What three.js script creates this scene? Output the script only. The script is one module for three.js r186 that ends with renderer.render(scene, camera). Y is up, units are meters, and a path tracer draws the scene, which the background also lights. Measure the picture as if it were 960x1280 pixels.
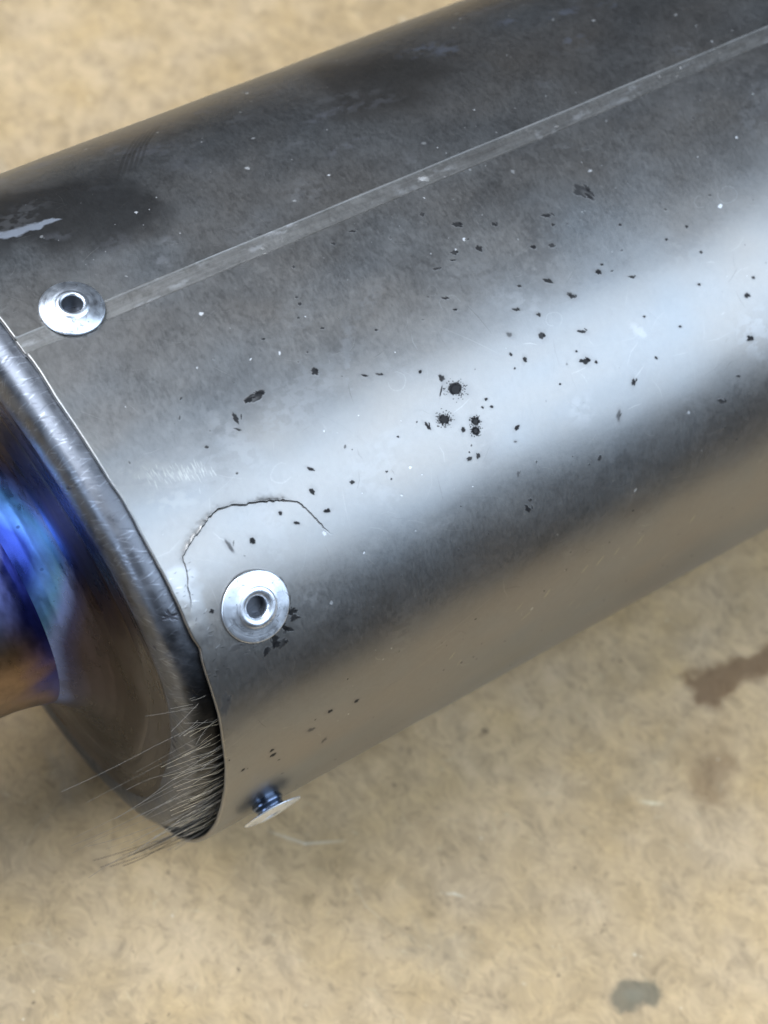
import * as THREE from 'three';
import { mergeGeometries, mergeVertices } from 'three/addons/utils/BufferGeometryUtils.js';
import { RoundedBoxGeometry } from 'three/addons/geometries/RoundedBoxGeometry.js';
import { RectAreaLightUniformsLib } from 'three/addons/lights/RectAreaLightUniformsLib.js';

// ---------------------------------------------------------------- camera, light, exposure
const scene = new THREE.Scene();
const MM = 0.001;
const AXIS_H = 50.2;                       // height of the silencer's axis over the bench, mm
const camera = new THREE.PerspectiveCamera(29.82, 3 / 4, 0.01, 20);
camera.position.set(-70.59 * MM, (247.08 + AXIS_H) * MM, 142.65 * MM);
camera.up.set(0.408, 0.55474, -0.72512);
camera.lookAt(camera.position.clone().add(new THREE.Vector3(0.39825, -0.82283, -0.4054)));
camera.focus = 0.262;
camera.userData.fStop = 23;

scene.background = new THREE.Color().setRGB(0.054, 0.058, 0.066);   // the dim workshop round the bench

const KEY = { at: [0.56, 0.88, 0.66], to: [0.07, 0.08, 0.0], size: [1.6, 0.86], color: [0.65, 0.80, 1.0], power: 3.15, glow: 0.3 };
const SIDE = { at: [-0.5, 1.1, -0.38], to: [0.05, 0.0, 0.0], size: [0.95, 0.95], color: [0.9, 0.97, 1.07], power: 7.5, glow: 0.6 };
const LEFT = { at: [-1.0, 0.42, 0.16], to: [0.0, 0.05, 0.0], size: [0.42, 0.42], color: [0.65, 0.82, 1.08], power: 4.6, glow: 0.3 };

const renderer = new THREE.WebGLRenderer({ antialias: true });
renderer.toneMapping = THREE.LinearToneMapping;
renderer.toneMappingExposure = 1.0;
renderer.shadowMap.enabled = true;
RectAreaLightUniformsLib.init();

// ---------------------------------------------------------------- helpers
let seed = 7;
const rnd = () => { seed = (seed + 0x6D2B79F5) | 0; let t = Math.imul(seed ^ (seed >>> 15), 1 | seed); t = (t + Math.imul(t ^ (t >>> 7), 61 | t)) ^ t; return ((t ^ (t >>> 14)) >>> 0) / 4294967296; };
const rr = (a, b) => a + (b - a) * rnd();
const clamp = (x, a = 0, b = 1) => Math.min(b, Math.max(a, x));
const lerp = (a, b, t) => a + (b - a) * t;
const sstep = (a, b, x) => { const t = clamp((x - a) / (b - a)); return t * t * (3 - 2 * t); };
const hash = (x, y, s) => { let h = Math.imul(x, 374761393) ^ Math.imul(y, 668265263) ^ Math.imul(s, 974634777); h = Math.imul(h ^ (h >>> 13), 1274126177); return ((h ^ (h >>> 16)) >>> 0) / 4294967296; };
function vnoise(x, y, s) {
  const i = Math.floor(x), j = Math.floor(y); let u = x - i, v = y - j; u = u * u * (3 - 2 * u); v = v * v * (3 - 2 * v);
  return lerp(lerp(hash(i, j, s), hash(i + 1, j, s), u), lerp(hash(i, j + 1, s), hash(i + 1, j + 1, s), u), v) * 2 - 1;
}
const fbm = (x, y, s, n = 4) => { let a = 0, w = 0.5; for (let k = 0; k < n; k++) { a += w * vnoise(x, y, s + k * 17); x = x * 2.03 + 11.3; y = y * 2.03 - 5.7; w *= 0.5; } return a; };
const used = {};
const numbered = (name) => { const n = used[name] = (used[name] ?? -1) + 1; return n ? `${name}_${String(n).padStart(3, '0')}` : name; };
function add(name, geometry, material, parent = scene) {
  const m = new THREE.Mesh(geometry, material); m.name = numbered(name); m.castShadow = m.receiveShadow = true; parent.add(m); return m;
}
function tag(o, label, category, group) { o.userData = { label, category }; if (group) o.userData.group = group; return o; }
function gridGeometry(rows, cols, at, closed) {           // at(i, j) -> {p:[x,y,z], uv:[u,v], c:[r,g,b]}
  const pos = [], uv = [], col = [], idx = []; let hasColor = false;
  for (let i = 0; i < rows; i++) for (let j = 0; j < cols; j++) {
    const q = at(i, j); pos.push(...q.p); uv.push(...(q.uv ?? [0, 0])); if (q.c) { hasColor = true; col.push(...q.c); }
  }
  for (let i = 0; i < rows - 1; i++) for (let j = 0; j < cols - 1; j++) {
    const a = i * cols + j, b = a + cols; idx.push(a, a + 1, b, b, a + 1, b + 1);
  }
  const g = new THREE.BufferGeometry();
  g.setAttribute('position', new THREE.Float32BufferAttribute(pos, 3)); g.setAttribute('uv', new THREE.Float32BufferAttribute(uv, 2));
  if (hasColor) g.setAttribute('color', new THREE.Float32BufferAttribute(col, 3));
  g.setIndex(idx); g.computeVertexNormals();
  if (closed) {                                           // first and last row coincide: share their normals
    const n = g.attributes.normal;
    for (let j = 0; j < cols; j++) {
      const b = (rows - 1) * cols + j, v = new THREE.Vector3(n.getX(j) + n.getX(b), n.getY(j) + n.getY(b), n.getZ(j) + n.getZ(b)).normalize();
      n.setXYZ(j, v.x, v.y, v.z); n.setXYZ(b, v.x, v.y, v.z);
    }
  }
  return g;
}

// a sheet of texture in float: colour, roughness and height, drawn in millimetres
class Sheet {
  constructor(n, size, a0, b0) { this.n = n; this.k = n / size; this.a0 = a0; this.b0 = b0; this.size = size; this.c = new Float32Array(n * n * 3); this.r = new Float32Array(n * n); this.h = new Float32Array(n * n); }
  fill(f) { for (let j = 0, i = 0; j < this.n; j++) for (let x = 0; x < this.n; x++, i++) f(i, x / this.k + this.a0, j / this.k + this.b0); }
  box(a, b, rad, f) {                                     // every texel within rad mm of (a, b)
    const x0 = Math.max(0, Math.floor((a - rad - this.a0) * this.k)), x1 = Math.min(this.n - 1, Math.ceil((a + rad - this.a0) * this.k));
    const y0 = Math.max(0, Math.floor((b - rad - this.b0) * this.k)), y1 = Math.min(this.n - 1, Math.ceil((b + rad - this.b0) * this.k));
    for (let y = y0; y <= y1; y++) for (let x = x0; x <= x1; x++) f(y * this.n + x, x / this.k + this.a0 - a, y / this.k + this.b0 - b);
  }
  put(i, w, c, rough, dh) {
    if (w <= 0) return;
    if (c) for (let k = 0; k < 3; k++) this.c[i * 3 + k] = lerp(this.c[i * 3 + k], c[k], w);
    if (rough !== undefined && rough !== null) this.r[i] = lerp(this.r[i], rough, w);
    if (dh) this.h[i] += w * dh;
  }
  blob(a, b, rx, ry, deg, c, rough, dh, { rag = 0.35, soft = 0.15, alpha = 1, s = 1, freq = 1.1 } = {}) {
    const co = Math.cos(deg * Math.PI / 180), si = Math.sin(deg * Math.PI / 180);
    this.box(a, b, Math.max(rx, ry) * (1.3 + rag) + 0.2, (i, x, y) => {
      const u = (x * co + y * si) / rx, v = (-x * si + y * co) / ry, d = Math.hypot(u, v), an = Math.atan2(v, u);
      const edge = 1 + rag * (fbm(Math.cos(an) * freq + s * 7.1, Math.sin(an) * freq + s * 3.3, s, 2) * 1.3);
      this.put(i, alpha * (1 - sstep(edge - soft, edge + soft, d)), c, rough, dh);
    });
  }
  line(p, w, c, rough, dh, alpha = 1, taper = true) {       // p: [[a,b],...], w: half width mm
    for (let k = 0; k < p.length - 1; k++) {
      const [ax, ay] = p[k], [bx, by] = p[k + 1], L = Math.hypot(bx - ax, by - ay) || 1e-6;
      this.box((ax + bx) / 2, (ay + by) / 2, L / 2 + w * 3, (i, x, y) => {
        const px = x + (bx - ax) / 2, py = y + (by - ay) / 2, t = clamp((px * (bx - ax) + py * (by - ay)) / (L * L));
        const d = Math.hypot(px - t * (bx - ax), py - t * (by - ay)), along = (k + t) / (p.length - 1);
        const f = taper ? Math.sqrt(Math.max(0, Math.sin(Math.PI * clamp(along, 0.02, 0.98)))) : 1;
        this.put(i, alpha * f * (1 - sstep(w * 0.4, w * 1.3, d)), c, rough, dh);
      });
    }
  }
  smudge(a, b, rx, ry, deg, c, rough, alpha, s, f = 0.9) {   // a patchy rub-off: noise inside a soft ellipse
    const co = Math.cos(deg * Math.PI / 180), si = Math.sin(deg * Math.PI / 180);
    this.box(a, b, Math.max(rx, ry) * 1.6, (i, x, y) => {
      const d = Math.hypot((x * co + y * si) / rx, (-x * si + y * co) / ry), n = fbm((a + x) * f, (b + y) * f * 1.4, s, 4);
      this.put(i, alpha * (1 - sstep(0.35, 1.5, d)) * sstep(-0.08, 0.3, n + 0.25 * (1 - d)), c, rough, 0);
    });
  }
  poly(pts, c, rough, dh, { soft = 0.3, alpha = 1, rag = 0.5, s = 1, f = 0.6 } = {}) {
    const ca = pts.reduce((q, p) => q + p[0], 0) / pts.length, cb = pts.reduce((q, p) => q + p[1], 0) / pts.length;
    const rad = Math.max(...pts.map((p) => Math.hypot(p[0] - ca, p[1] - cb))) + 2;
    this.box(ca, cb, rad, (i, x, y) => {
      const X = x + ca + rag * fbm(x * f, y * f, s, 3), Y = y + cb + rag * fbm(x * f + 40, y * f, s, 3); let inside = false, d = 1e9;
      for (let k = 0, m = pts.length - 1; k < pts.length; m = k++) {
        const [x1, y1] = pts[k], [x2, y2] = pts[m];
        if ((y1 > Y) !== (y2 > Y) && X < (x2 - x1) * (Y - y1) / (y2 - y1) + x1) inside = !inside;
        const t = clamp(((X - x1) * (x2 - x1) + (Y - y1) * (y2 - y1)) / ((x2 - x1) ** 2 + (y2 - y1) ** 2)); d = Math.min(d, Math.hypot(X - x1 - t * (x2 - x1), Y - y1 - t * (y2 - y1)));
      }
      this.put(i, alpha * sstep(-soft, soft, inside ? d : -d), c, rough, dh);
    });
  }
  maps(wrap = THREE.MirroredRepeatWrapping) {
    const n = this.n, C = new Uint8Array(n * n * 4), Q = new Uint8Array(n * n * 4), H = new Uint8Array(n * n * 4); let lo = 1e9, hi = -1e9;
    for (const h of this.h) { if (h < lo) lo = h; if (h > hi) hi = h; }
    const srgb = (x) => 255 * clamp(x <= 0.0031308 ? 12.92 * x : 1.055 * x ** (1 / 2.4) - 0.055);
    for (let i = 0; i < n * n; i++) {
      for (let k = 0; k < 3; k++) C[i * 4 + k] = srgb(this.c[i * 3 + k]) + rnd();
      Q[i * 4] = Q[i * 4 + 1] = Q[i * 4 + 2] = 255 * clamp(this.r[i]);
      H[i * 4] = H[i * 4 + 1] = H[i * 4 + 2] = 255 * (this.h[i] - lo) / (hi - lo || 1);
      C[i * 4 + 3] = Q[i * 4 + 3] = H[i * 4 + 3] = 255;
    }
    const tex = (d, s) => { const t = new THREE.DataTexture(d, n, n); t.magFilter = t.minFilter = THREE.LinearFilter; t.wrapS = t.wrapT = wrap; if (s) t.colorSpace = THREE.SRGBColorSpace; t.needsUpdate = true; return t; };
    return { map: tex(C, true), roughnessMap: tex(Q), bumpMap: tex(H), bumpScale: (hi - lo) * MM };
  }
}

// ---------------------------------------------------------------- lamps, above and behind the camera and over the far side of the bench
function panelLamp(name, label, L) {
  const g = new THREE.Group(); g.name = numbered(name); scene.add(g); tag(g, label, 'lamp');
  g.position.set(...L.at); g.up.set(0, 0, 1); g.lookAt(...L.to);       // +z of the group looks at the target
  const [w, h] = L.size, c = new THREE.Color().setRGB(...L.color);
  add('lamp_housing', new RoundedBoxGeometry(w + 0.06, h + 0.06, 0.05, 2, 0.01), new THREE.MeshStandardMaterial({ color: 0xd8d8d8, roughness: 0.6 }), g).position.z = -0.034;
  add('lamp_diffuser', new RoundedBoxGeometry(w, h, 0.008, 1, 0.003), new THREE.MeshStandardMaterial({ color: 0xffffff, roughness: 0.7, emissive: c, emissiveIntensity: L.glow }), g).position.z = -0.005;
  const light = new THREE.RectAreaLight(c, L.power, w, h); light.position.z = 0.004; light.rotation.y = Math.PI; g.add(light);   // a RectAreaLight shines along its own -z
}
panelLamp('light_panel', 'long cool white light panel above the near side of the bench', KEY);
panelLamp('light_panel', 'square white light panel above the far left of the bench', SIDE);
panelLamp('light_panel', 'small cool light panel low down to the left of the bench', LEFT);

// ---------------------------------------------------------------- the bench: a worn sheet of hardboard
{
  const s = new Sheet(2048, 300, -80, -190);
  s.fill((i, a, b) => {
    const wx = a + 2.2 * fbm(a * 0.25, b * 0.25, 5, 2), wy = b + 2.2 * fbm(a * 0.25 + 31, b * 0.25, 6, 2);
    const clump = fbm(wx * 0.42, wy * 0.34, 11, 4), fine = fbm(wx * 1.5, wy * 1.2, 21, 3), broad = fbm(a * 0.045, b * 0.045, 31, 3), wisp = Math.abs(fbm(wx * 0.7 + 3, wy * 0.5, 41, 3));
    const v = 1 + 0.24 * clump + 0.16 * fine + 0.12 * broad - 0.16 * sstep(0.28, 0.6, wisp), w = 0.5 + 0.6 * fbm(a * 0.12, b * 0.12, 51, 3);
    s.c[i * 3] = lerp(0.475, 0.485, w) * v; s.c[i * 3 + 1] = lerp(0.33, 0.36, w) * v; s.c[i * 3 + 2] = lerp(0.16, 0.22, w) * v;
    s.r[i] = clamp(0.56 + 0.12 * clump + 0.1 * broad, 0.3, 0.9); s.h[i] = 0.03 * clump + 0.02 * fine;
  });
  for (let k = 0; k < 5200; k++) {                        // pressed fibres
    const a = rr(-79, 219), q = rr(-189, 109), t = rr(0, 6.3), l = rr(0.8, 3.4), u = rr(-0.5, 0.5);
    s.line([[a, q], [a + l * 0.5 * Math.cos(t), q + l * 0.5 * Math.sin(t)], [a + l * Math.cos(t + u), q + l * Math.sin(t + u)]], rr(0.09, 0.22), rnd() < 0.45 ? [0.56, 0.46, 0.29] : [0.25, 0.165, 0.075], null, 0.004, rr(0.08, 0.32));
  }
  const brown = [0.14, 0.075, 0.032];
  s.poly([[101.7, 52.2], [118.8, 56.2], [130, 60], [124, 64], [110.3, 60.4], [102.2, 62], [100, 60.1], [101.6, 56.3]], brown, 0.4, 0, { soft: 1.1, alpha: 0.8, rag: 2.6, s: 3, f: 0.25 });
  s.poly([[91, 68.6], [98, 67.2], [98.7, 70.8], [90.2, 76.3], [86.7, 74.8]], brown, 0.45, 0, { soft: 2.2, alpha: 0.5, rag: 3, s: 4, f: 0.25 });
  s.poly([[88, 64], [104, 62], [97, 69], [88, 70]], [0.26, 0.17, 0.08], 0.45, 0, { soft: 2.2, alpha: 0.3, rag: 3, s: 5, f: 0.2 });
  s.poly([[53, 92.6], [55, 92.2], [58, 93.4], [60.2, 95.4], [60, 97.4], [57.6, 98.2], [55, 97.6], [52.4, 96.8], [51.6, 94.6]], [0.1, 0.095, 0.065], 0.5, 0, { soft: 0.8, alpha: 0.74, rag: 1.3, s: 6, f: 0.4 });
  s.blob(56, 95.2, 1.6, 1.1, 30, [0.24, 0.22, 0.15], 0.5, 0, { alpha: 0.4, soft: 0.6, s: 2 });
  s.poly([[76, 66], [83, 62], [95, 60], [93, 64], [80, 69]], [0.3, 0.26, 0.19], 0.5, 0, { soft: 2.5, alpha: 0.2, rag: 3, s: 8, f: 0.22 });
  s.line([[78.4, 68.3], [80, 69.7], [81.8, 70.9]], 0.45, [0.68, 0.58, 0.38], 0.5, 0, 0.6);
  s.line([[39.2, 64.6], [40.6, 65.4], [41.6, 66.7]], 0.3, [0.68, 0.6, 0.44], 0.5, 0, 0.6);
  s.line([[20, 40], [24, 45], [30, 48]], 0.3, [0.62, 0.55, 0.42], 0.5, 0, 0.5);
  for (let k = 0; k < 900; k++) {                         // specks of dirt and pale chips pressed into the board
    const dark = rnd() < 0.72, q = rr(0.05, 0.45) * (rnd() < 0.06 ? 2.2 : 1);
    s.blob(rr(-78, 218), rr(-188, 108), q, q * rr(0.4, 1), rr(0, 180), dark ? [0.13, 0.09, 0.05] : [0.66, 0.58, 0.42], 0.6, 0, { alpha: rr(0.2, 0.75), soft: 0.35, s: k % 60 });
  }
  for (let k = 0; k < 60; k++) { const a = rr(-60, 210), b = rr(-170, 105), t = rr(0, 6.3), l = rr(3, 16), u = rr(-0.3, 0.3); s.line([[a, b], [a + l * 0.5 * Math.cos(t), b + l * 0.5 * Math.sin(t)], [a + l * Math.cos(t + u), b + l * Math.sin(t + u)]], rr(0.07, 0.2), rnd() < 0.5 ? [0.62, 0.52, 0.36] : [0.2, 0.14, 0.08], 0.5, -0.02, rr(0.15, 0.45)); }
  for (let k = 0; k < 26; k++) s.blob(rr(-60, 210), rr(-180, 105), rr(2, 7), rr(1, 4), rr(0, 180), rnd() < 0.5 ? [0.3, 0.2, 0.1] : [0.42, 0.38, 0.31], 0.5, 0, { alpha: rr(0.08, 0.22), soft: 0.6, rag: 0.9, s: k, freq: 2 });
  const g = new RoundedBoxGeometry(1.0, 0.012, 0.69, 2, 0.0015), p = g.attributes.position, u = g.attributes.uv;
  g.translate(0.1, -0.006, -0.195);
  for (let i = 0; i < p.count; i++) u.setXY(i, (p.getX(i) / MM + 80) / 300, (p.getZ(i) / MM + 190) / 300);
  const bench = add('workbench_board', g, new THREE.MeshStandardMaterial({ ...s.maps(), color: 0xffffff, roughness: 1 }));
  bench.userData = { kind: 'structure' };
}

// ---------------------------------------------------------------- the silencer's cross section: a circle eased towards four soft corners
const TILT = 60 * Math.PI / 180;
const R = (t) => 50 * (1 - 0.0372 * Math.cos(2 * t) + 0.0047 * Math.sin(2 * t) + 0.0065 * Math.cos(3 * t) + 0.0081 * Math.sin(3 * t) - 0.0019 * Math.cos(4 * t) + 0.0264 * Math.sin(4 * t) - 0.0025 * Math.cos(6 * t) - 0.0022 * Math.sin(6 * t));
const cut = (t) => 0.25 * Math.cos(t) + 2.68 * Math.sin(t);                  // how the front rim is cut, mm along the axis
const place = (t, r, a) => [a * MM, (AXIS_H + r * Math.sin(TILT - t)) * MM, r * Math.cos(TILT - t) * MM];
const SEAM0 = -0.5656, SEAM1 = -0.5034;

const muffler = new THREE.Group(); muffler.name = 'exhaust_muffler'; scene.add(muffler);
tag(muffler, 'scuffed titanium motorcycle exhaust muffler lying on the hardboard bench, its blue heat-tinted pipe at left', 'exhaust muffler');

// the crack beside the middle rivet, as (along, around) in mm
const CRACK = '2.16,17.03 3.03,13.82 3.91,10.84 4.08,9.46 4.87,8.80 6.20,8.04 8.10,7.08 9.74,6.22 11.19,5.72 12.87,6.02 14.71,6.74 16.91,7.27 18.99,8.09 20.06,8.45 20.84,8.91 21.67,9.52 22.52,10.93 23.20,12.74 23.74,14.13 24.20,15.15 24.98,15.73'.split(' ').map((q) => q.split(',').map(Number));
const CRACKLEN = [0]; for (let k = 1; k < CRACK.length; k++) CRACKLEN.push(CRACKLEN[k - 1] + Math.hypot(CRACK[k][0] - CRACK[k - 1][0], CRACK[k][1] - CRACK[k - 1][1]));
function toCrack(a, b) {                                  // distance, side (+1 inside, towards the rivet), length run
  let best = 1e9, side = 1, run = 0;
  for (let k = 0; k < CRACK.length - 1; k++) {
    const [x1, y1] = CRACK[k], dx = CRACK[k + 1][0] - x1, dy = CRACK[k + 1][1] - y1, L2 = dx * dx + dy * dy, t = clamp(((a - x1) * dx + (b - y1) * dy) / L2);
    const d = Math.hypot(a - x1 - t * dx, b - y1 - t * dy);
    if (d < best) { best = d; side = dx * (b - y1) - dy * (a - x1) > 0 ? 1 : -1; run = CRACKLEN[k] + t * Math.sqrt(L2); }
  }
  return [best, side, run / CRACKLEN[CRACKLEN.length - 1]];
}
const RIVETS = [[7.6, -0.579], [10.8, 0.39], [11.4, 1.335]];
function relief(t, a) {                                   // how far the sheet stands out of its ideal section, mm
  const b = 50 * t; let h = 0;
  const ds = b - 50 * (SEAM0 + SEAM1) / 2, hw = 25 * (SEAM1 - SEAM0); h -= 0.45 * sstep(hw - 0.05, hw - 0.3, Math.abs(ds)); h += 0.3 * Math.exp(-Math.abs(ds) / 6);
  h += 0.17 * fbm(a * 0.045 + 3, b * 0.06, 71, 3) + 0.02 * fbm(a * 0.22, b * 0.22, 72, 2);
  for (const [ra, rt] of RIVETS) h -= 0.16 * Math.exp(-(((a - ra) ** 2 + (b - 50 * rt) ** 2) / 34));
  if (a > 0 && a < 28 && b > 2 && b < 20) {
    let [d, side, run] = toCrack(a + 0.12 * vnoise(a * 2.2, b * 2.2, 77), b + 0.12 * vnoise(a * 2.2 + 9, b * 2.2, 78));
    const open = sstep(0.12, 0.3, run) * (1 - sstep(0.66, 0.76, run)) + 0.35 * (1 - sstep(0.1, 0.3, run)) * sstep(0.02, 0.07, run), lip = sstep(0.2, 0.27, run) * (1 - sstep(0.36, 0.46, run)) + 0.9 * sstep(0.6, 0.66, run) * (1 - sstep(0.7, 0.9, run));
    h -= (0.42 * open + 0.16 * sstep(0.66, 0.74, run) * (1 - sstep(0.9, 1, run))) * Math.exp(-((d / 0.046) ** 2));
    h += (side < 0 ? 0.1 * open + 0.2 * lip : -0.07 * open - 0.05 * lip) * Math.exp(-d / (side < 0 ? 0.5 : 1.2));
  }
  h += 0.22 * Math.exp(-a / 2.5) * fbm(b * 0.25, a * 0.2, 73, 3) * sstep(-2, 20, b) * (1 - sstep(26, 40, b));     // the beaten rim by the crack
  return h;
}
const rimShift = (t) => cut(t) + 0.22 * fbm(t * 9, 1, 74, 3) + 0.35 * Math.exp(-(((50 * t - 21.5) / 1.2) ** 2));

// ---------------------------------------------------------------- the sleeve's sheet: scuffed, stained titanium
const SPECKS = `55.6 -5.5 0.24 0.15 24 0;64.1 -1.7 0.49 0.21 28 0;66.9 0.3 0.30 0.25 43 0;61.2 1.2 0.39 0.29 23 2;65.8 3.2 0.52 0.44 86 0;72.0 5.2 0.63 0.22 31 0;60.0 3.8 0.23 0.16 63 0;61.7 5.3 0.32 0.33 84 0;59.6 5.8 0.15 0.12 22 0;70.5 9.2 0.72 0.46 26 0;72.1 10.0 0.26 0.18 22 0;69.8 7.4 0.19 0.12 22 0;76.8 15.0 0.51 0.28 118 0;72.7 18.5 0.62 0.31 114 2;46.2 0.6 0.24 0.19 23 0;48.7 2.7 0.41 0.36 53 0;47.8 4.2 0.70 0.09 128 0;49.9 4.9 0.91 0.80 23 1;46.3 8.0 0.79 0.61 23 1;50.6 10.1 0.56 0.42 22 1;50.1 11.3 0.50 0.44 22 1;48.3 10.4 0.33 0.32 93 0;43.6 7.8 0.50 0.24 72 0;53.5 8.0 0.25 0.18 22 0;52.5 8.8 0.22 0.13 22 0;53.8 9.3 0.25 0.18 22 0;56.3 13.5 0.44 0.24 -12 0;55.3 15.1 0.21 0.13 22 2;49.0 14.6 0.39 0.30 101 0;47.6 14.4 0.45 0.20 5 0;67.9 23.0 0.37 0.33 115 0;55.1 24.0 0.31 0.19 24 0;54.5 25.1 0.78 0.32 55 0;38.9 7.4 0.19 0.09 23 0;35.3 11.0 0.15 0.11 23 0;35.5 12.2 0.12 0.11 23 0;54.2 19.5 0.46 0.21 96 2;83.7 -14.3 1.34 0.89 48 0;84.5 -13.0 0.73 0.29 65 0;59.4 -21.2 0.36 0.37 25 0;63.1 -17.5 0.89 0.37 34 0;68.3 -15.1 0.50 0.31 39 0;76.4 -13.0 0.91 0.34 36 0;76.5 -11.3 0.27 0.22 24 0;60.3 -13.5 0.48 0.35 25 0;64.0 -12.5 0.55 0.30 82 0;59.5 -12.5 0.42 0.12 25 0;71.7 -9.3 0.43 0.30 46 0;74.5 -8.3 0.42 0.32 24 0;56.5 -12.3 0.51 0.22 14 0;80.1 -2.5 0.26 0.19 23 0;79.0 -1.7 0.43 0.31 33 0;70.8 -3.7 0.66 0.29 39 0;72.9 -0.5 0.43 0.31 48 0;83.6 1.1 0.52 0.15 27 0;66.4 -4.7 0.29 0.17 34 0;73.2 0.0 0.49 0.26 43 0;55.1 -7.7 0.59 0.15 29 0;96.1 -2.3 0.27 0.21 22 0;96.2 2.1 0.22 0.18 22 0;93.4 6.3 0.27 0.19 21 0;102.7 8.9 0.29 0.22 21 0;100.5 10.9 0.40 0.31 21 0;86.3 -6.9 0.21 0.16 23 0;86.3 -22.2 0.44 0.25 25 2;88.7 -20.7 0.51 0.31 25 2;22.9 -6.0 1.26 0.57 0 0;22.0 -5.9 0.69 0.28 -5 0;19.2 -4.3 0.67 0.25 88 0;18.7 -2.8 0.43 0.12 46 0;13.7 -2.4 0.26 0.20 25 0;32.3 -5.8 0.53 0.41 46 0;35.7 -15.9 0.25 0.24 25 0;35.8 -17.0 0.18 0.13 26 0;34.4 -14.0 0.16 0.15 25 0;25.3 6.2 0.44 0.18 43 0;30.0 10.2 0.26 0.24 23 0;24.2 9.0 0.39 0.29 62 0;25.0 12.2 0.46 0.25 23 0;18.8 9.8 0.23 0.20 104 0;20.4 11.9 0.43 0.21 37 0;13.7 11.4 0.43 0.32 67 0;10.5 10.6 0.73 0.26 83 2;5.0 17.4 0.38 0.29 25 0;10.5 26.1 0.39 0.77 40 0;13.0 26.1 0.54 0.74 56 0;12.1 26.0 0.54 0.40 -15 0;15.5 23.5 0.67 0.43 -3 0;6.6 23.6 0.91 0.35 12 2;91.0 23.9 0.82 0.29 37 0;98.6 16.9 0.51 0.35 21 0;94.9 21.4 0.37 0.17 22 0;87.5 10.7 0.22 0.16 21 0;9.6 45.8 0.29 0.33 17 0;9.9 47.4 0.41 0.47 57 0;19.1 43.5 0.40 0.35 39 0;4.9 47.0 0.31 0.30 44 0;23.7 44.6 0.39 0.37 40 0;16.0 45.8 0.65 0.31 31 2;18.9 52.0 0.57 0.28 -76 2;3.1 30.9 0.57 1.32 9 2;38.6 -2.2 0.45 0.12 34 0;40.6 -1.5 0.46 0.14 34 0;36.0 -28.4 0.69 0.57 14 2;28.3 -13.2 0.22 0.15 25 0;38.0 -21.6 0.23 0.21 26 0;36.6 -11.1 0.28 0.13 25 0;43.5 -7.6 0.28 0.15 46 0;91.9 -1.8 0.24 0.18 22 0;81.8 13.3 0.24 0.15 47 0;82.5 7.1 0.21 0.14 22 0;65.3 10.6 0.18 0.12 22 0;53.8 -27.0 0.38 0.20 2 2;48.7 -23.1 0.58 0.14 26 0;45.1 -22.5 0.34 0.17 38 0`.split(';').map((q) => q.split(' ').map(Number));
const sheet = new Sheet(2048, 170, -8, -82);
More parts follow.
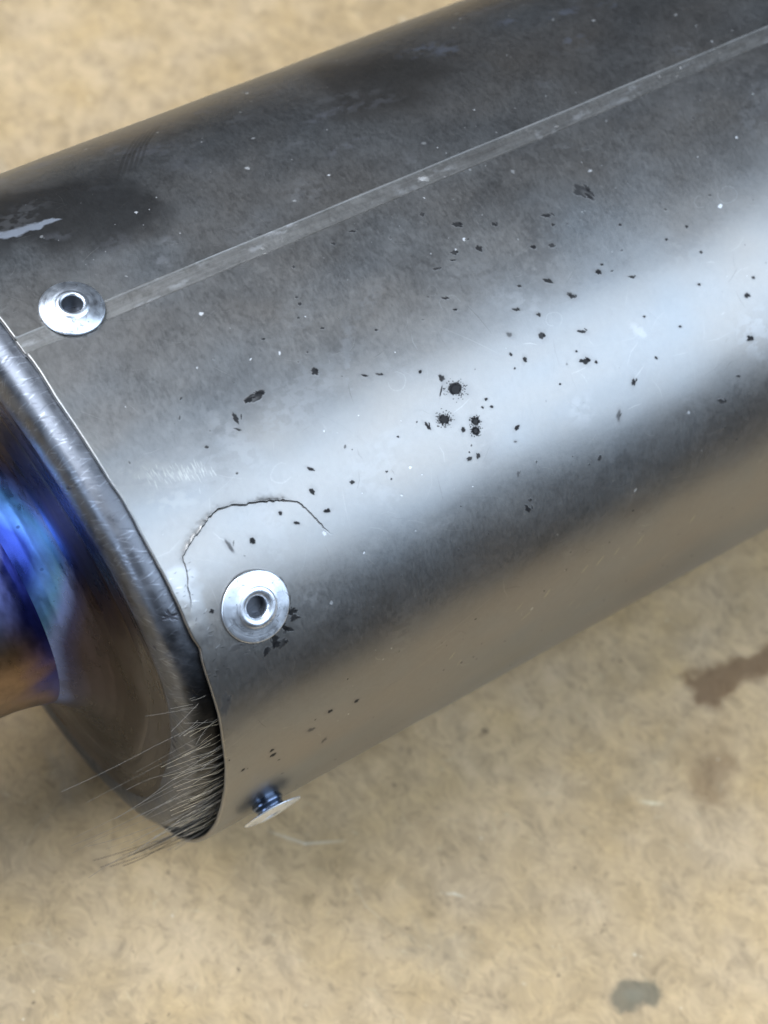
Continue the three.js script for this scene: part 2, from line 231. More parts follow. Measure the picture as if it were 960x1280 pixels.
{
  const s = sheet, TI = [0.315, 0.313, 0.306];
  s.fill((i, a, b) => {
    const wa = a + 3 * fbm(a * 0.08, b * 0.08, 101, 2), wb = b + 3 * fbm(a * 0.08 + 40, b * 0.08, 102, 2);
    const cloud = fbm(wa * 0.11, wb * 0.15, 103, 4), mott = fbm(wa * 0.6, wb * 0.6, 104, 3), grain = fbm(a * 4.5, b * 1.6, 105, 2), fine = rnd() - 0.5;
    const spk = fbm(a * 1.7, b * 1.9, 107, 3), v = 1 + 0.05 * spk + 0.08 * cloud + 0.04 * mott + 0.05 * grain + 0.06 * fine, w = 0.08 * fbm(wa * 0.06, wb * 0.1, 106, 3);
    s.c[i * 3] = TI[0] * v * (1 + w); s.c[i * 3 + 1] = TI[1] * v; s.c[i * 3 + 2] = TI[2] * v * (1 - w);
    s.r[i] = 0.408 + 0.015 * spk + 0.04 * cloud + 0.02 * mott + 0.05 * grain + 0.04 * fine; s.h[i] = 0.0005 * spk + 0.0012 * mott + 0.0012 * grain + 0.0006 * fine;
  });
  // where the oxide was wiped or burnt, in patches with an edge
  s.poly([[8, -56], [14, -54], [21, -53], [25.3, -48], [28, -40], [24, -36], [16.5, -37.5], [9.9, -41], [4, -45]], [0.12, 0.12, 0.12], 0.34, 0, { soft: 3, alpha: 0.6, rag: 3.4, s: 9, f: 0.22 });
  s.poly([[64, -60], [75, -55], [79, -43], [70, -38.5], [60, -45]], [0.17, 0.155, 0.135], 0.36, 0, { soft: 3, alpha: 0.5, rag: 4, s: 12, f: 0.14 });
  s.poly([[2, -47.5], [6.4, -46.8], [9.6, -46.4], [13.4, -45.9], [14.5, -44.4], [10, -44.6], [6, -45.2], [2, -46]], [0.62, 0.68, 0.78], 0.5, 0.01, { soft: 0.25, alpha: 0.9, rag: 0.8, s: 14, f: 0.7 });
  for (let k = 0; k < 46; k++) s.smudge(rr(10, 160), rr(-62, -30), rr(1, 6), rr(0.7, 2.6), rr(-30, 30), rnd() < 0.5 ? [0.42, 0.43, 0.45] : [0.34, 0.35, 0.39], 0.5, rr(0.15, 0.5), 200 + k);
  for (const [a, b, x, y] of [[80.5, -51, 4.2, 1.5], [83, -48.6, 2.5, 1], [96, -50, 2, 1], [104, -47, 3, 1.4], [112, -45, 2.4, 1], [101, -40, 2, 1.4], [120, -50, 4, 1.8]]) s.smudge(a, b, x, y * 1.2, 8, [0.34, 0.37, 0.45], 0.48, 0.65, Math.round(a), 0.7);
  // smears, water rings, rubbed spots
  for (let k = 0; k < 90; k++) s.smudge(rr(0, 160), rr(-26, 40), rr(1, 8), rr(0.7, 4), rr(0, 180), rnd() < 0.6 ? [0.45, 0.45, 0.45] : [0.25, 0.245, 0.24], rr(0.32, 0.52), rr(0.1, 0.4), 300 + k);
  for (let k = 0; k < 11; k++) {
    const a = rr(20, 150), b = rr(-12, 24), q = rr(0.6, 2.2), t0 = rr(0, 6.3), p = []; for (let m = 0; m <= 14; m++) { const t = t0 + m / 14 * (4 + 2 * ((k * 7) % 10) / 10); p.push([a + q * (1 + 0.3 * fbm(t, k, 320, 2)) * Math.cos(t), b + q * (0.85 + 0.4 * fbm(t, k, 321, 2)) * Math.sin(t)]); }
    s.line(p, 0.08, [0.66, 0.66, 0.64], 0.42, 0.001, rr(0.05, 0.2), false);
  }
  for (const [a, b, x, y, al] of [[4.5, -3, 4, 1.8, 0.6], [9, -0.5, 4, 1.4, 0.5], [6, 2, 4, 1.6, 0.4]]) s.smudge(a, b, x, y, 20, [0.42, 0.41, 0.385], 0.34, al * 0.7, Math.round(a * 3), 0.8);
  for (let k = 0; k < 60; k++) { const a = rr(3, 13), b = -4 + 0.3 * a + rr(-1.2, 1.2); s.line([[a, b], [a + rr(-0.2, 0.2), b + rr(0.5, 1.5)]], rr(0.04, 0.08), [0.56, 0.55, 0.5], 0.3, -0.004, rr(0.3, 0.8)); }
  s.poly([[1.6, 10], [3.6, 9.6], [4.3, 12], [4.6, 16], [4, 20], [2.6, 22], [2, 18]], [0.45, 0.46, 0.47], 0.32, 0, { soft: 0.7, alpha: 0.45, rag: 1.6, s: 22, f: 0.5 });
  for (let k = 0; k < 34; k++) { const a = rr(1.2, 4.4), b = rr(10, 26); s.line([[a, b], [a + rr(0.2, 0.9), b + rr(-0.4, 0.3)]], rr(0.03, 0.07), rnd() < 0.5 ? [0.75, 0.76, 0.78] : [0.1, 0.1, 0.1], 0.35, -0.01, 0.8); }
  // scratches, most of them nearly round the tube or along it
  for (let k = 0; k < 800; k++) {
    const a = rr(-6, 160), b = rr(-70, 80), around = rnd() < 0.45, t = (around ? Math.PI / 2 : 0) + rr(-0.7, 0.7) * (rnd() < 0.3 ? 2 : 1), l = rr(0.6, 5) * (rnd() < 0.12 ? 3 : 1), u = rr(-0.25, 0.25), bright = rnd() < 0.66;
    s.line([[a, b], [a + 0.5 * l * Math.cos(t), b + 0.5 * l * Math.sin(t)], [a + l * Math.cos(t + u), b + l * Math.sin(t + u)]], rr(0.03, 0.065), bright ? [0.5, 0.49, 0.47] : [0.18, 0.175, 0.165], bright ? 0.32 : 0.5, -0.003, rr(0.15, 0.6) * (l > 4 ? 0.5 : 1));
  }
  for (let k = 0; k < 5; k++) { const a = 25 + 1.1 * k, b = -56 - 0.3 * k; s.line([[a, b + 8], [a + 4, b + 3], [a + 9, b - 2]], 0.25, [0.13, 0.125, 0.12], 0.4, 0, 0.4); }
  for (let k = 0; k < 9; k++) { const a = 128 + rr(-3, 3), b = -12 + rr(-2, 2); s.line([[a, b], [a + 1.4, b + 2.5]], 0.07, [0.7, 0.7, 0.68], 0.3, -0.004, 0.5); }
  for (let k = 0; k < 22; k++) { const a = rr(40, 130), b = rr(42, 56), t = rr(-1.1, -0.5); s.line([[a, b], [a + rr(0.8, 2.4) * Math.cos(t), b + 2 * Math.sin(t)]], 0.06, [0.8, 0.72, 0.5], 0.25, -0.006, rr(0.3, 0.9)); }
  s.line([[57.5, -5.6], [58.2, -3], [58.8, 0]], 0.05, [0.2, 0.19, 0.18], 0.5, -0.01, 0.7);
  // burnt flecks, pits and their halos
  const BLACK = [0.026, 0.026, 0.028];
  SPECKS.forEach(([a, b, x, y, deg, kind], k) => {
    const al = kind === 2 ? 0.55 : 0.96;
    s.blob(a, b, x * 1.9, y * 1.9, deg, [0.25, 0.245, 0.24], 0.45, 0, { alpha: 0.4, soft: 0.5, rag: 0.6, s: k });
    s.blob(a, b, x * rr(0.95, 1.15), y * rr(0.95, 1.15), deg, BLACK, 0.75, -0.02, { alpha: al * rr(0.85, 1), soft: kind === 2 ? 0.45 : rr(0.14, 0.3), rag: kind === 1 ? 0.3 : 0.6, s: k + 400, freq: 1.5 });
    if (x > 0.45 && kind !== 1) s.blob(a + x * rr(0.6, 1.2), b + rr(-0.5, 0.5) * y, x * 0.45, y * 0.4, deg + 30, BLACK, 0.75, -0.012, { alpha: al * 0.9, soft: 0.15, rag: 0.8, s: k + 500, freq: 2.5 });
    if (kind === 1) for (let m = 0; m < 150; m++) { const t = rr(0, 6.3), d = x * (0.7 + 1.6 * rnd() * rnd()); s.blob(a + d * Math.cos(t), b + 0.95 * d * Math.sin(t), rr(0.04, 0.11), rr(0.04, 0.09), 0, BLACK, 0.75, -0.01, { alpha: 0.8, soft: 0.4, rag: 0.3, s: m }); }
  });
  for (let k = 0; k < 170; k++) { const q = rr(0.06, 0.17); s.blob(rr(0, 160), rr(-24, 70), q * rr(1, 1.8), q, rr(0, 180), [0.05, 0.05, 0.05], 0.7, -0.02, { alpha: rr(0.3, 0.9), soft: 0.3, rag: 0.6, s: k }); }
  for (let k = 0; k < 260; k++) { const q = 0.05 + 0.2 * rnd() ** 3; s.blob(rr(0, 160), rr(-68, -10) + (rnd() < 0.15 ? 60 : 0), q * rr(1, 1.7), q, rr(0, 180), [0.8, 0.81, 0.82], 0.6, 0.02, { alpha: rr(0.3, 1), soft: 0.3, rag: 0.6, s: k }); }
  // soot squeezed out round the middle rivet
  for (const [a, b, x, y, g] of [[13.6, 23.6, 1.1, 0.35, 60], [15.2, 22.4, 0.9, 0.4, 20], [12, 25, 1.2, 0.45, 85], [14.2, 24.6, 0.7, 0.25, 40]]) s.blob(a, b, x, y, g, BLACK, 0.8, 0.02, { alpha: 0.92, soft: 0.2, rag: 0.9, s: Math.round(a * 9), freq: 2.2 });
  for (let k = 0; k < 26; k++) { const t = rr(-0.4, 2.1), d = rr(4.75, 5.05); s.blob(10.8 + d * Math.cos(t), 19.5 + d * Math.sin(t), rr(0.15, 0.5), rr(0.1, 0.2), t * 57 + 90, [0.05, 0.05, 0.05], 0.7, 0, { alpha: 0.6, soft: 0.4, rag: 0.6, s: k }); }
  for (let k = 0; k < 22; k++) { const t = rr(0, 6.3), d = rr(4.3, 4.7); s.blob(7.6 + d * Math.cos(t), -28.95 + d * Math.sin(t), rr(0.15, 0.6), rr(0.08, 0.18), t * 57 + 90, [0.06, 0.06, 0.06], 0.7, 0, { alpha: 0.5, soft: 0.4, rag: 0.6, s: k }); }
  for (let k = 0; k < 18; k++) { const t = rr(0.2, 2.1), d = rr(4.5, 6.4); s.blob(10.8 + d * Math.cos(t), 19.5 + d * Math.sin(t), rr(0.08, 0.4), rr(0.05, 0.2), rr(0, 180), BLACK, 0.8, 0, { alpha: 0.7, soft: 0.3, rag: 1, s: k }); }
}
const sleeveMaps = sheet.maps();
const sleeveMat = new THREE.MeshPhysicalMaterial({ ...sleeveMaps, color: 0xffffff, metalness: 1, roughness: 1 });
const uvOf = (t, a) => [(a + 8) / 170, (50 * t + 82) / 170];

// ---------------------------------------------------------------- sleeve
{
  const T = [], A = [];
  for (let t = -Math.PI; t < Math.PI - 1e-6;) { T.push(t); const b = 50 * t; t += b > 4 && b < 18 ? 0.00115 : b > -2 && b < 27 ? 0.006 : Math.abs(t - (SEAM0 + SEAM1) / 2) < 0.05 ? 0.0025 : 0.02; }
  T.push(Math.PI);
  A.push([4.5, 0.7], [2, 0.7], [0.3, 0.7], [0.08, 0.68], [0.02, 0.58], [0, 0.45], [0.015, 0.28], [0.06, 0.14], [0.14, 0.04], [0.24, 0.004]);
  for (let a = 0.34; a < 165;) { A.push([a, 0]); a += a > 1.2 && a < 26 ? 0.06 : a < 1.2 ? 0.2 : 1.4; }
  for (let a = 170; a <= 260; a += 10) A.push([a, 0]);
  A.push([260.3, 0.1], [260.3, 0.7], [240, 0.7]);
  const g = gridGeometry(T.length, A.length, (i, j) => {
    const t = T[i], [a0, inset] = A[j], a = a0 + rimShift(t) * (1 - sstep(0, 40, a0));
    const deep = j < 7 ? relief(t, rimShift(t)) : relief(t, a);
    return { p: place(t, R(t) - inset + deep, a), uv: uvOf(t, a) };
  }, true);
  const ix = g.index.array, kept = [], near = (v) => { const i = Math.floor(v / A.length), a0 = A[v % A.length][0]; return RIVETS.some(([ra, rt]) => Math.hypot(a0 - ra + rimShift(T[i]) * (1 - sstep(0, 40, a0)), 50 * (T[i] - rt)) < 2.3); };
  for (let k = 0; k < ix.length; k += 3) if (!(near(ix[k]) && near(ix[k + 1]) && near(ix[k + 2]))) kept.push(ix[k], ix[k + 1], ix[k + 2]);   // the holes that the rivets sit in
  g.setIndex(kept);
  add('sleeve', g, sleeveMat, muffler);
}
// bare, brighter metal ground along the weld
const seamSheet = new Sheet(1024, 170, -8, -82);
seamSheet.fill((i, a, b) => { const v = 1 + 0.14 * fbm(a * 0.15, b * 0.8, 135, 4) + 0.2 * fbm(a * 0.12, b * 6, 136, 3) + 0.08 * (rnd() - 0.5); seamSheet.c[i * 3] = 0.33 * v; seamSheet.c[i * 3 + 1] = 0.321 * v; seamSheet.c[i * 3 + 2] = 0.305 * v; });
for (let k = 0; k < 120; k++) seamSheet.smudge(rr(0, 160), rr(-21, -15), rr(0.6, 3), rr(0.3, 1), 0, rnd() < 0.4 ? [0.6, 0.6, 0.6] : [0.25, 0.24, 0.22], null, rr(0.2, 0.7), 700 + k);
// the seam: a narrow strip standing a hair proud of the sleeve
{
  const P = [[-0.03, -0.02], [0.0, 0.008], [0.02, 0.0], [0.06, -0.05], [0.11, -0.075], [0.18, -0.09], [0.3, -0.12], [0.5, -0.15], [0.7, -0.185], [0.9, -0.24], [0.965, -0.24], [0.985, -0.01], [1.0, 0.012], [1.03, -0.02]], A = []; for (let a = 0.06; a < 260; a += a < 165 ? 0.9 : 10) A.push(a);
  const m = new THREE.MeshPhysicalMaterial({ ...sleeveMaps, map: seamSheet.maps().map, color: 0xffffff, metalness: 1, roughness: 1.12 });
  add('seam_strip', gridGeometry(P.length, A.length, (i, j) => {
    const w = P[i][0] + 0.02 * fbm(A[j] * 0.1, i, 131, 2), t = lerp(SEAM0, SEAM1, w), a = A[j] + cut(t) * (1 - sstep(0, 40, A[j]));
    return { p: place(t, R(t) + relief(P[i][0] < 0.5 ? SEAM0 - 0.001 : SEAM1 + 0.001, a) + P[i][1], a), uv: uvOf(SEAM1 + 0.12 + 0.07 * w, a) };
  }), m, muffler);
}

// ---------------------------------------------------------------- end cap, its rolled rim and the inlet pipe
const steelSheet = new Sheet(1024, 100, 0, 0);
{
  const s = steelSheet;
  s.fill((i, a, b) => { const m = fbm(a * 0.7, b * 0.7, 141, 4), v = 1 + 0.16 * m + 0.06 * (rnd() - 0.5); s.c[i * 3] = 0.16 * v; s.c[i * 3 + 1] = 0.172 * v; s.c[i * 3 + 2] = 0.192 * v; s.r[i] = 0.43 + 0.14 * m; s.h[i] = 0.012 * m; });
  for (let k = 0; k < 15000; k++) { const a = rnd() * 100, b = rnd() * 100, t = rr(-0.45, 0.75), l = rr(0.5, 2), br = rnd() < 0.5; s.line([[a, b], [a + l * Math.cos(t), b + l * Math.sin(t)]], rr(0.06, 0.12), br ? [0.4, 0.43, 0.48] : [0.1, 0.105, 0.12], br ? 0.32 : 0.6, br ? 0.006 : -0.009, rr(0.15, 0.55)); }
  for (let k = 0; k < 60; k++) s.blob(rnd() * 100, rnd() * 100, rr(0.2, 0.9), rr(0.1, 0.5), rr(0, 180), [0.06, 0.06, 0.07], 0.6, -0.06, { alpha: 0.8, soft: 0.3, rag: 1.2, s: k, freq: 3 });
}
const steelMaps = steelSheet.maps();
const scuff = new Sheet(1024, 100, 0, -160);
scuff.fill((i, a, b) => { const m = fbm(a * 0.35, b * 0.12, 145, 4), q = fbm(a * 1.6, b * 0.6, 146, 3); const v = 0.82 + 0.22 * m + 0.16 * q + 0.05 * (rnd() - 0.5); for (let k = 0; k < 3; k++) scuff.c[i * 3 + k] = v; scuff.r[i] = 0.34 + 0.12 * m + 0.08 * q; scuff.h[i] = 0.004 * q; });
for (let k = 0; k < 500; k++) { const a = rnd() * 100, b = rr(-160, -60), br = rnd() < 0.6, l = rr(0.5, 4), t = rr(1.0, 2.1); scuff.line([[a, b], [a + l * Math.cos(t), b + l * Math.sin(t)]], rr(0.05, 0.1), br ? [1, 1, 1] : [0.4, 0.4, 0.4], 0.4, -0.003, rr(0.2, 0.8)); }
for (let k = 0; k < 160; k++) { const q = rr(0.08, 0.3); scuff.blob(rnd() * 100, rr(-160, -60), q, q * rr(0.4, 1), rr(0, 180), rnd() < 0.5 ? [1, 1, 1] : [0.25, 0.25, 0.25], 0.5, 0, { alpha: 0.7, soft: 0.3, s: k }); }
const scuffMaps = scuff.maps();
const gap = (t) => 0.95 + 2.4 * sstep(0.45, 1.35, t) * (1 - sstep(2.0, 2.6, t));
const capAt = (t, k) => {                                 // k: [inset from the section or null, radius or null, along]
  const [inset, radius, a] = k, r = radius ?? R(t) - gap(t) - inset;
  return [t, r, a + 3.0 * Math.sin(t) * clamp(r / 45)];
};
const ROWS = 400;
{
  const K = [[0, null, 14], [0, null, 3], [0, null, 0.3], [0.02, null, -0.6], [0.12, null, -1.4], [0.4, null, -2.2], [0.9, null, -2.85], [1.6, null, -3.35], [2.5, null, -3.75], [3.5, null, -4.0], [4.6, null, -4.1], [5.6, null, -4.0], [6.4, null, -3.75]];
  const len = [0]; for (let j = 1; j < K.length; j++) len.push(len[j - 1] + Math.hypot(K[j][0] - K[j - 1][0], K[j][2] - K[j - 1][2]));
  add('end_cap_rim', gridGeometry(ROWS, K.length, (i, j) => {
    const t = -Math.PI + 2 * Math.PI * i / (ROWS - 1), [u, r, a] = capAt(t, K[j]), w = 0.06 * fbm(t * 8, j * 0.3, 151, 2);
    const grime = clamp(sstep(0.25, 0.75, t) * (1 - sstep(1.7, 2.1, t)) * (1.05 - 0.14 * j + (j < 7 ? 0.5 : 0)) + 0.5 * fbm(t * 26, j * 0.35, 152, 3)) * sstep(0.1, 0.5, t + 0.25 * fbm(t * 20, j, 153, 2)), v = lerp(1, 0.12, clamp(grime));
    return { p: place(u, r + w, a + w), uv: [len[j] / 100, (t + Math.PI) * 0.5], c: [v, v, v * 1.02] };
  }, true), new THREE.MeshPhysicalMaterial({ ...steelMaps, color: 0xffffff, vertexColors: true, metalness: 1, roughness: 1 }), muffler);
}
const tint = (list, x) => { let k = 0; while (k < list.length - 2 && x > list[k + 1][0]) k++; const [a, c] = list[k], [b, d] = list[k + 1], w = clamp((x - a) / (b - a)); return c.map((q, n) => lerp(q, d[n], w)); };
{
  const K = []; const prof = [[42.5, -3.75], [41.4, -3.45], [39.5, -3.3], [37, -3.4], [36.3, -3.34], [35.6, -3.48], [33, -3.8], [30.8, -4.2], [29, -4.8], [27.2, -5.7], [25.4, -6.9], [23.9, -8.2], [22.9, -9.3], [22.2, -10.2]];
  for (let k = 0; k < prof.length - 1; k++) for (let m = 0; m < 6; m++) { const w = m / 6; K.push([lerp(prof[k][0], prof[k + 1][0], w), lerp(prof[k][1], prof[k + 1][1], w)]); } K.push(prof[prof.length - 1]);
  const HEAT = [[22, [0.03, 0.05, 0.24]], [23.5, [0.05, 0.09, 0.42]], [25, [0.17, 0.36, 0.86]], [27, [0.16, 0.4, 0.78]], [28.5, [0.2, 0.3, 0.74]], [30, [0.06, 0.066, 0.16]], [32, [0.072, 0.06, 0.074]], [37, [0.085, 0.066, 0.062]], [40.5, [0.11, 0.09, 0.085]], [42.5, [0.2, 0.185, 0.185]]];
  add('end_cap', gridGeometry(ROWS, K.length, (i, j) => {
    const t = -Math.PI + 2 * Math.PI * i / (ROWS - 1), [r0, a0] = K[j], w = sstep(24, 41.5, r0), full = R(t) - gap(t) - 6.4, r = lerp(r0, full - (42.5 - r0), w), a = a0 + 3 * Math.sin(t) * clamp(r / 45);
    const n = fbm(t * 3, r0 * 0.1, 161, 2), c = tint(HEAT, r0 + 2 * n + 6.5 * sstep(0.05, 0.8, t) + 5 * sstep(-0.2, -0.7, t)), v = 1 + 0.12 * fbm(t * 9, r0 * 0.3, 162, 3);
    return { p: place(t, r, a + 0.12 * n), uv: [r0 / 100, t * 0.32], c: c.map((q) => q * v) };
  }, true), new THREE.MeshPhysicalMaterial({ color: 0xffffff, vertexColors: true, metalness: 1, roughness: 0.9, ...scuffMaps }), muffler);
}
{
  const K = [[22.3, -10.1], [22.2, -10.5], [22.05, -11.2], [21.7, -12.2], [21.35, -13.6], [21.0, -15.5], [20.8, -18], [20.7, -22]]; for (let a = -26; a >= -120; a -= 4) K.push([20.7, a]);
  K.push([19.6, -120.2], [19.2, -119], [19.2, -60]);
  const HEAT = [[-120, [0.42, 0.36, 0.28]], [-34, [0.34, 0.25, 0.16]], [-25, [0.24, 0.2, 0.2]], [-21, [0.14, 0.36, 0.46]], [-17.5, [0.16, 0.42, 0.8]], [-14, [0.34, 0.4, 0.85]], [-11.6, [0.26, 0.3, 0.78]], [-10, [0.05, 0.07, 0.4]]];
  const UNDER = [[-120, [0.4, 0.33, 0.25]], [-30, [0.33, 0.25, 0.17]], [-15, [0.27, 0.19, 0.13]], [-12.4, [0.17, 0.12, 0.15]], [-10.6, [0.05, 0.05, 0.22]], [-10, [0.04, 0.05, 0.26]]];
  const F = []; for (let k = 0; k < K.length - 1; k++) for (let m = 0; m < 4; m++) F.push([lerp(K[k][0], K[k + 1][0], m / 4), lerp(K[k][1], K[k + 1][1], m / 4)]); F.push(K[K.length - 1]);
  add('inlet_pipe', gridGeometry(260, F.length, (i, j) => {
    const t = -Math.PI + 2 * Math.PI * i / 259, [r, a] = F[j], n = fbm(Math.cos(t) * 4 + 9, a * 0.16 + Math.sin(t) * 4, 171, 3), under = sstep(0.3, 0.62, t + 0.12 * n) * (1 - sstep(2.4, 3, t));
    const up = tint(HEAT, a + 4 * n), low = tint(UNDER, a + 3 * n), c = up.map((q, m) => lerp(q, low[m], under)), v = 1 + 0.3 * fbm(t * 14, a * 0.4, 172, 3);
    return { p: place(t, r, a + 3 * Math.sin(t) * (r / 45) * sstep(-24, -10.6, a)), uv: [a / 100 + 0.6, t * 0.22], c: c.map((q) => q * v) };
  }, true), new THREE.MeshPhysicalMaterial({ color: 0xffffff, vertexColors: true, metalness: 1, roughness: 1, ...scuffMaps }), muffler);
}
// the far end, out of the picture: a plain dished cap
add('rear_cap', gridGeometry(120, 6, (i, j) => { const t = -Math.PI + 2 * Math.PI * i / 119, w = j / 5; return { p: place(t, (R(t) - 1.2) * (1 - w) + 0.01, 250 + 8 * Math.sin(w * 1.5)) }; }, true), new THREE.MeshStandardMaterial({ color: 0x8a8680, metalness: 1, roughness: 0.4 }), muffler);

// ---------------------------------------------------------------- blind rivets
const zincSheet = new Sheet(512, 16, -8, -8);
zincSheet.fill((i, a, b) => {
  const s = zincSheet, d = Math.hypot(a, b), t = Math.atan2(b, a), ring = fbm(d * 6, t * 1.5, 181, 2), m = fbm(a * 0.9, b * 0.9, 182, 4), v = 1 + 0.08 * m + 0.05 * ring;
  s.c[i * 3] = 0.81 * v; s.c[i * 3 + 1] = 0.87 * v; s.c[i * 3 + 2] = 0.95 * v; s.r[i] = 0.4 + 0.14 * m + 0.06 * ring; s.h[i] = 0.006 * ring + 0.01 * m;
});
for (let k = 0; k < 120; k++) { const a = rr(-4.5, 4.5), b = rr(-4.5, 4.5), t = rr(0, 6.3), l = rr(0.3, 1.6); zincSheet.line([[a, b], [a + l * Math.cos(t), b + l * Math.sin(t)]], rr(0.02, 0.06), rnd() < 0.4 ? [0.3, 0.3, 0.32] : [0.9, 0.92, 0.95], 0.35, -0.006, rr(0.2, 0.7)); }
for (let k = 0; k < 26; k++) zincSheet.blob(rr(-4.3, 4.3), rr(-4.3, 4.3), rr(0.05, 0.25), rr(0.04, 0.12), rr(0, 180), [0.16, 0.16, 0.17], 0.6, 0, { alpha: 0.6, soft: 0.4, rag: 1, s: k });
const zincMat = new THREE.MeshPhysicalMaterial({ ...zincSheet.maps(), color: 0xffffff, metalness: 1, roughness: 1 });
const stubMat = new THREE.MeshPhysicalMaterial({ color: 0x565d68, metalness: 1, roughness: 0.35 });
const stemMat = new THREE.MeshPhysicalMaterial({ color: 0x6a7890, metalness: 1, roughness: 0.22 });
function lathe(points, seg = 72) {
  const g = new THREE.LatheGeometry(points.map(([r, h]) => new THREE.Vector2(r * MM, h * MM)), seg), p = g.attributes.position, u = g.attributes.uv;
  for (let i = 0; i < p.count; i++) u.setXY(i, (p.getX(i) / MM + 8) / 16, (p.getZ(i) / MM + 8) / 16);
  return g;
}
function rivet(label, [a, t], profile, lift, spin, lean = 0) {
  const m = add('rivet', lathe(profile), zincMat, muffler); if (label) m.userData.label = label;
  const e = 0.01, p0 = place(t - e, R(t - e), a), p1 = place(t + e, R(t + e), a), n = new THREE.Vector3(0, p0[1] - p1[1], p0[2] - p1[2]).normalize();
  n.set(0, n.z, -n.y); const out = place(t, R(t) + relief(t, a), a); if (n.y * Math.sin(TILT - t) + n.z * Math.cos(TILT - t) < 0) n.negate();
  n.applyAxisAngle(new THREE.Vector3(1, 0, 0), lean);
  m.position.set(...out).addScaledVector(n, lift * MM);
  m.quaternion.setFromUnitVectors(new THREE.Vector3(0, 1, 0), n).multiply(new THREE.Quaternion().setFromAxisAngle(new THREE.Vector3(0, 1, 0), spin));
  return m;
}
const boreMat = new THREE.MeshPhysicalMaterial({ color: 0x9a9da2, metalness: 1, roughness: 0.45 });
const stub = (parent, r, depth, top) => {
  add('rivet_bore', lathe([[r + 0.03, top], [r + 0.01, top - 0.3], [r, top - 0.8], [r - 0.02, depth - 2.5]], 40), boreMat, parent);
  add('mandrel_stub', lathe([[0, depth + 0.25], [r * 0.35, depth + 0.32], [r * 0.62, depth + 0.12], [r * 0.86, depth], [r * 0.9, depth - 0.5]], 24), stubMat, parent);
};
const DOME = [[3.2, -0.05], [4.22, 0.0], [4.34, 0.08], [4.38, 0.2], [4.33, 0.32], [4.18, 0.42], [3.6, 0.66], [2.9, 0.92], [2.5, 1.04], [2.36, 1.03], [2.28, 1.08], [2.1, 1.26], [1.85, 1.36], [1.6, 1.34], [1.48, 1.24], [1.42, 1.1]];
const WASHER = [[3.49, -0.05], [4.75, 0.0], [4.91, 0.08], [4.95, 0.22], [4.88, 0.36], [4.71, 0.44], [3.92, 0.52], [3.16, 0.62], [2.9, 0.68], [2.81, 0.74], [2.62, 0.9], [2.29, 0.98], [1.91, 0.9], [1.64, 0.66], [1.48, 0.5], [1.44, 0.2]];
stub(rivet('domed rivet beside the seam', RIVETS[0], DOME, 0.12, 0.4), 1.4, -3.4, 1.1);
stub(rivet('flat flanged rivet ringed by soot near the crack', RIVETS[1], WASHER, 0.12, 1.3), 1.41, -2.3, 0.2);
{
  const low = rivet('loose rivet standing proud on its stem', RIVETS[2], [[2.28, 2.3], [2.65, 2.32], [4.31, 2.32], [4.64, 2.38], [4.68, 2.5], [4.58, 2.62], [4.2, 2.7], [2.98, 2.86], [2.54, 2.96], [2.4, 3.0], [2.04, 2.96], [1.8, 2.8], [1.7, 2.4]], -0.3, 0.7, 0.07);
  { const p = low.geometry.attributes.position; for (let i = 0; i < p.count; i++) { const x = p.getX(i) / MM, z = p.getZ(i) / MM, q = Math.hypot(x, z); if (q > 2.2) p.setY(i, p.getY(i) + MM * ((q - 2.2) ** 2) * (0.03 * Math.sin(Math.atan2(z, x) * 1 + 0.4) + 0.008 * Math.cos(3 * Math.atan2(z, x)))); } low.geometry.computeVertexNormals(); }
  add('rivet_stem', lathe([[2.3, -1.2], [2.3, 0.4], [2.5, 0.6], [2.55, 0.95], [2.45, 1.25], [2.2, 1.5], [2.15, 1.9], [2.3, 2.32]], 40), stemMat, low);
  stub(low, 1.66, 0.9, 2.4);
}

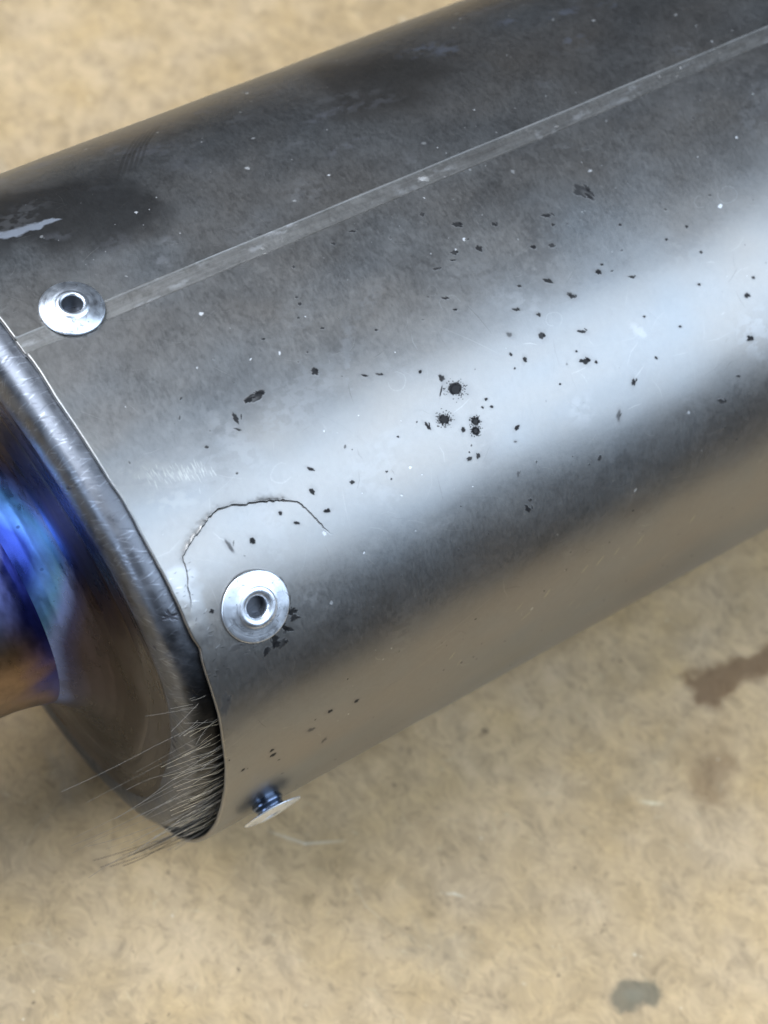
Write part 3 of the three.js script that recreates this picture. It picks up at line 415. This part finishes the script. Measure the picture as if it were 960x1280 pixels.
// ---------------------------------------------------------------- packing fibres hanging out of the open gap
{
  const straw = new THREE.MeshPhysicalMaterial({ color: new THREE.Color().setRGB(0.5, 0.42, 0.29), roughness: 0.45 });
  const ash = new THREE.MeshPhysicalMaterial({ color: new THREE.Color().setRGB(0.2, 0.18, 0.15), roughness: 0.5 });
  const dark = new THREE.MeshStandardMaterial({ color: new THREE.Color().setRGB(0.05, 0.04, 0.03), roughness: 0.8 });
  const strand = (t, a, len, swing, lean, sag, rad, back = 5) => {
    const r = R(t) - rr(0.95, 1.0 + gap(t) * 0.5), P = [], kink = rnd() < 0.5 ? rr(-1, 1) : 0;
    for (let k = 0; k <= 6; k++) { const w = k / 6, q = -back + (len + back) * w, x = Math.max(0, q); P.push(new THREE.Vector3(...place(t + swing * x / 50 + sag * (x / 30) ** 2, r + lean * x - (q < 0 ? 0.2 : 0) + kink * 0.35 * Math.sin(k * 1.9 + kink * 9) * w, a - q + kink * 0.3 * w))); }
    return new THREE.TubeGeometry(new THREE.CatmullRomCurve3(P), 10, rad * MM, 4);
  };
  for (let k = 0; k < 64; k++) {
    const t = lerp(0.66, 1.4, ((k + rnd()) / 64) ** 0.9), long = k % 3 === 0;
    add('packing_fibre', strand(t, cut(t), long ? rr(12, 27) * (t > 1.25 ? 0.6 : 1) + 0 : rr(2, 9), rr(-0.22, 0.22), rr(-0.16, 0.06), rr(-0.04, 0.04), rr(0.012, 0.023)), k % 3 ? straw : ash, muffler);
  }
  const tuft = []; for (let k = 0; k < 60; k++) { const t = rr(0.55, 1.6); tuft.push(strand(t, cut(t), rr(0.2, 5.5) * (rnd() < 0.15 ? 1.8 : 1), rr(-0.6, 0.5), rr(-0.3, 0.06), rr(-0.1, 0.1), rr(0.02, 0.035), 6)); }
  add('fibre_tuft', mergeGeometries(tuft), ash, muffler).userData.kind = 'stuff';
  for (let k = 0; k < 12; k++) { const t = rr(1.44, 1.56); add('dark_fibre', strand(t, cut(t), rr(6, 15), rr(0.5, 0.66), rr(-0.05, 0.03), 0.06, rr(0.03, 0.055)), dark, muffler); }
}

scene.add(camera);
renderer.render(scene, camera);
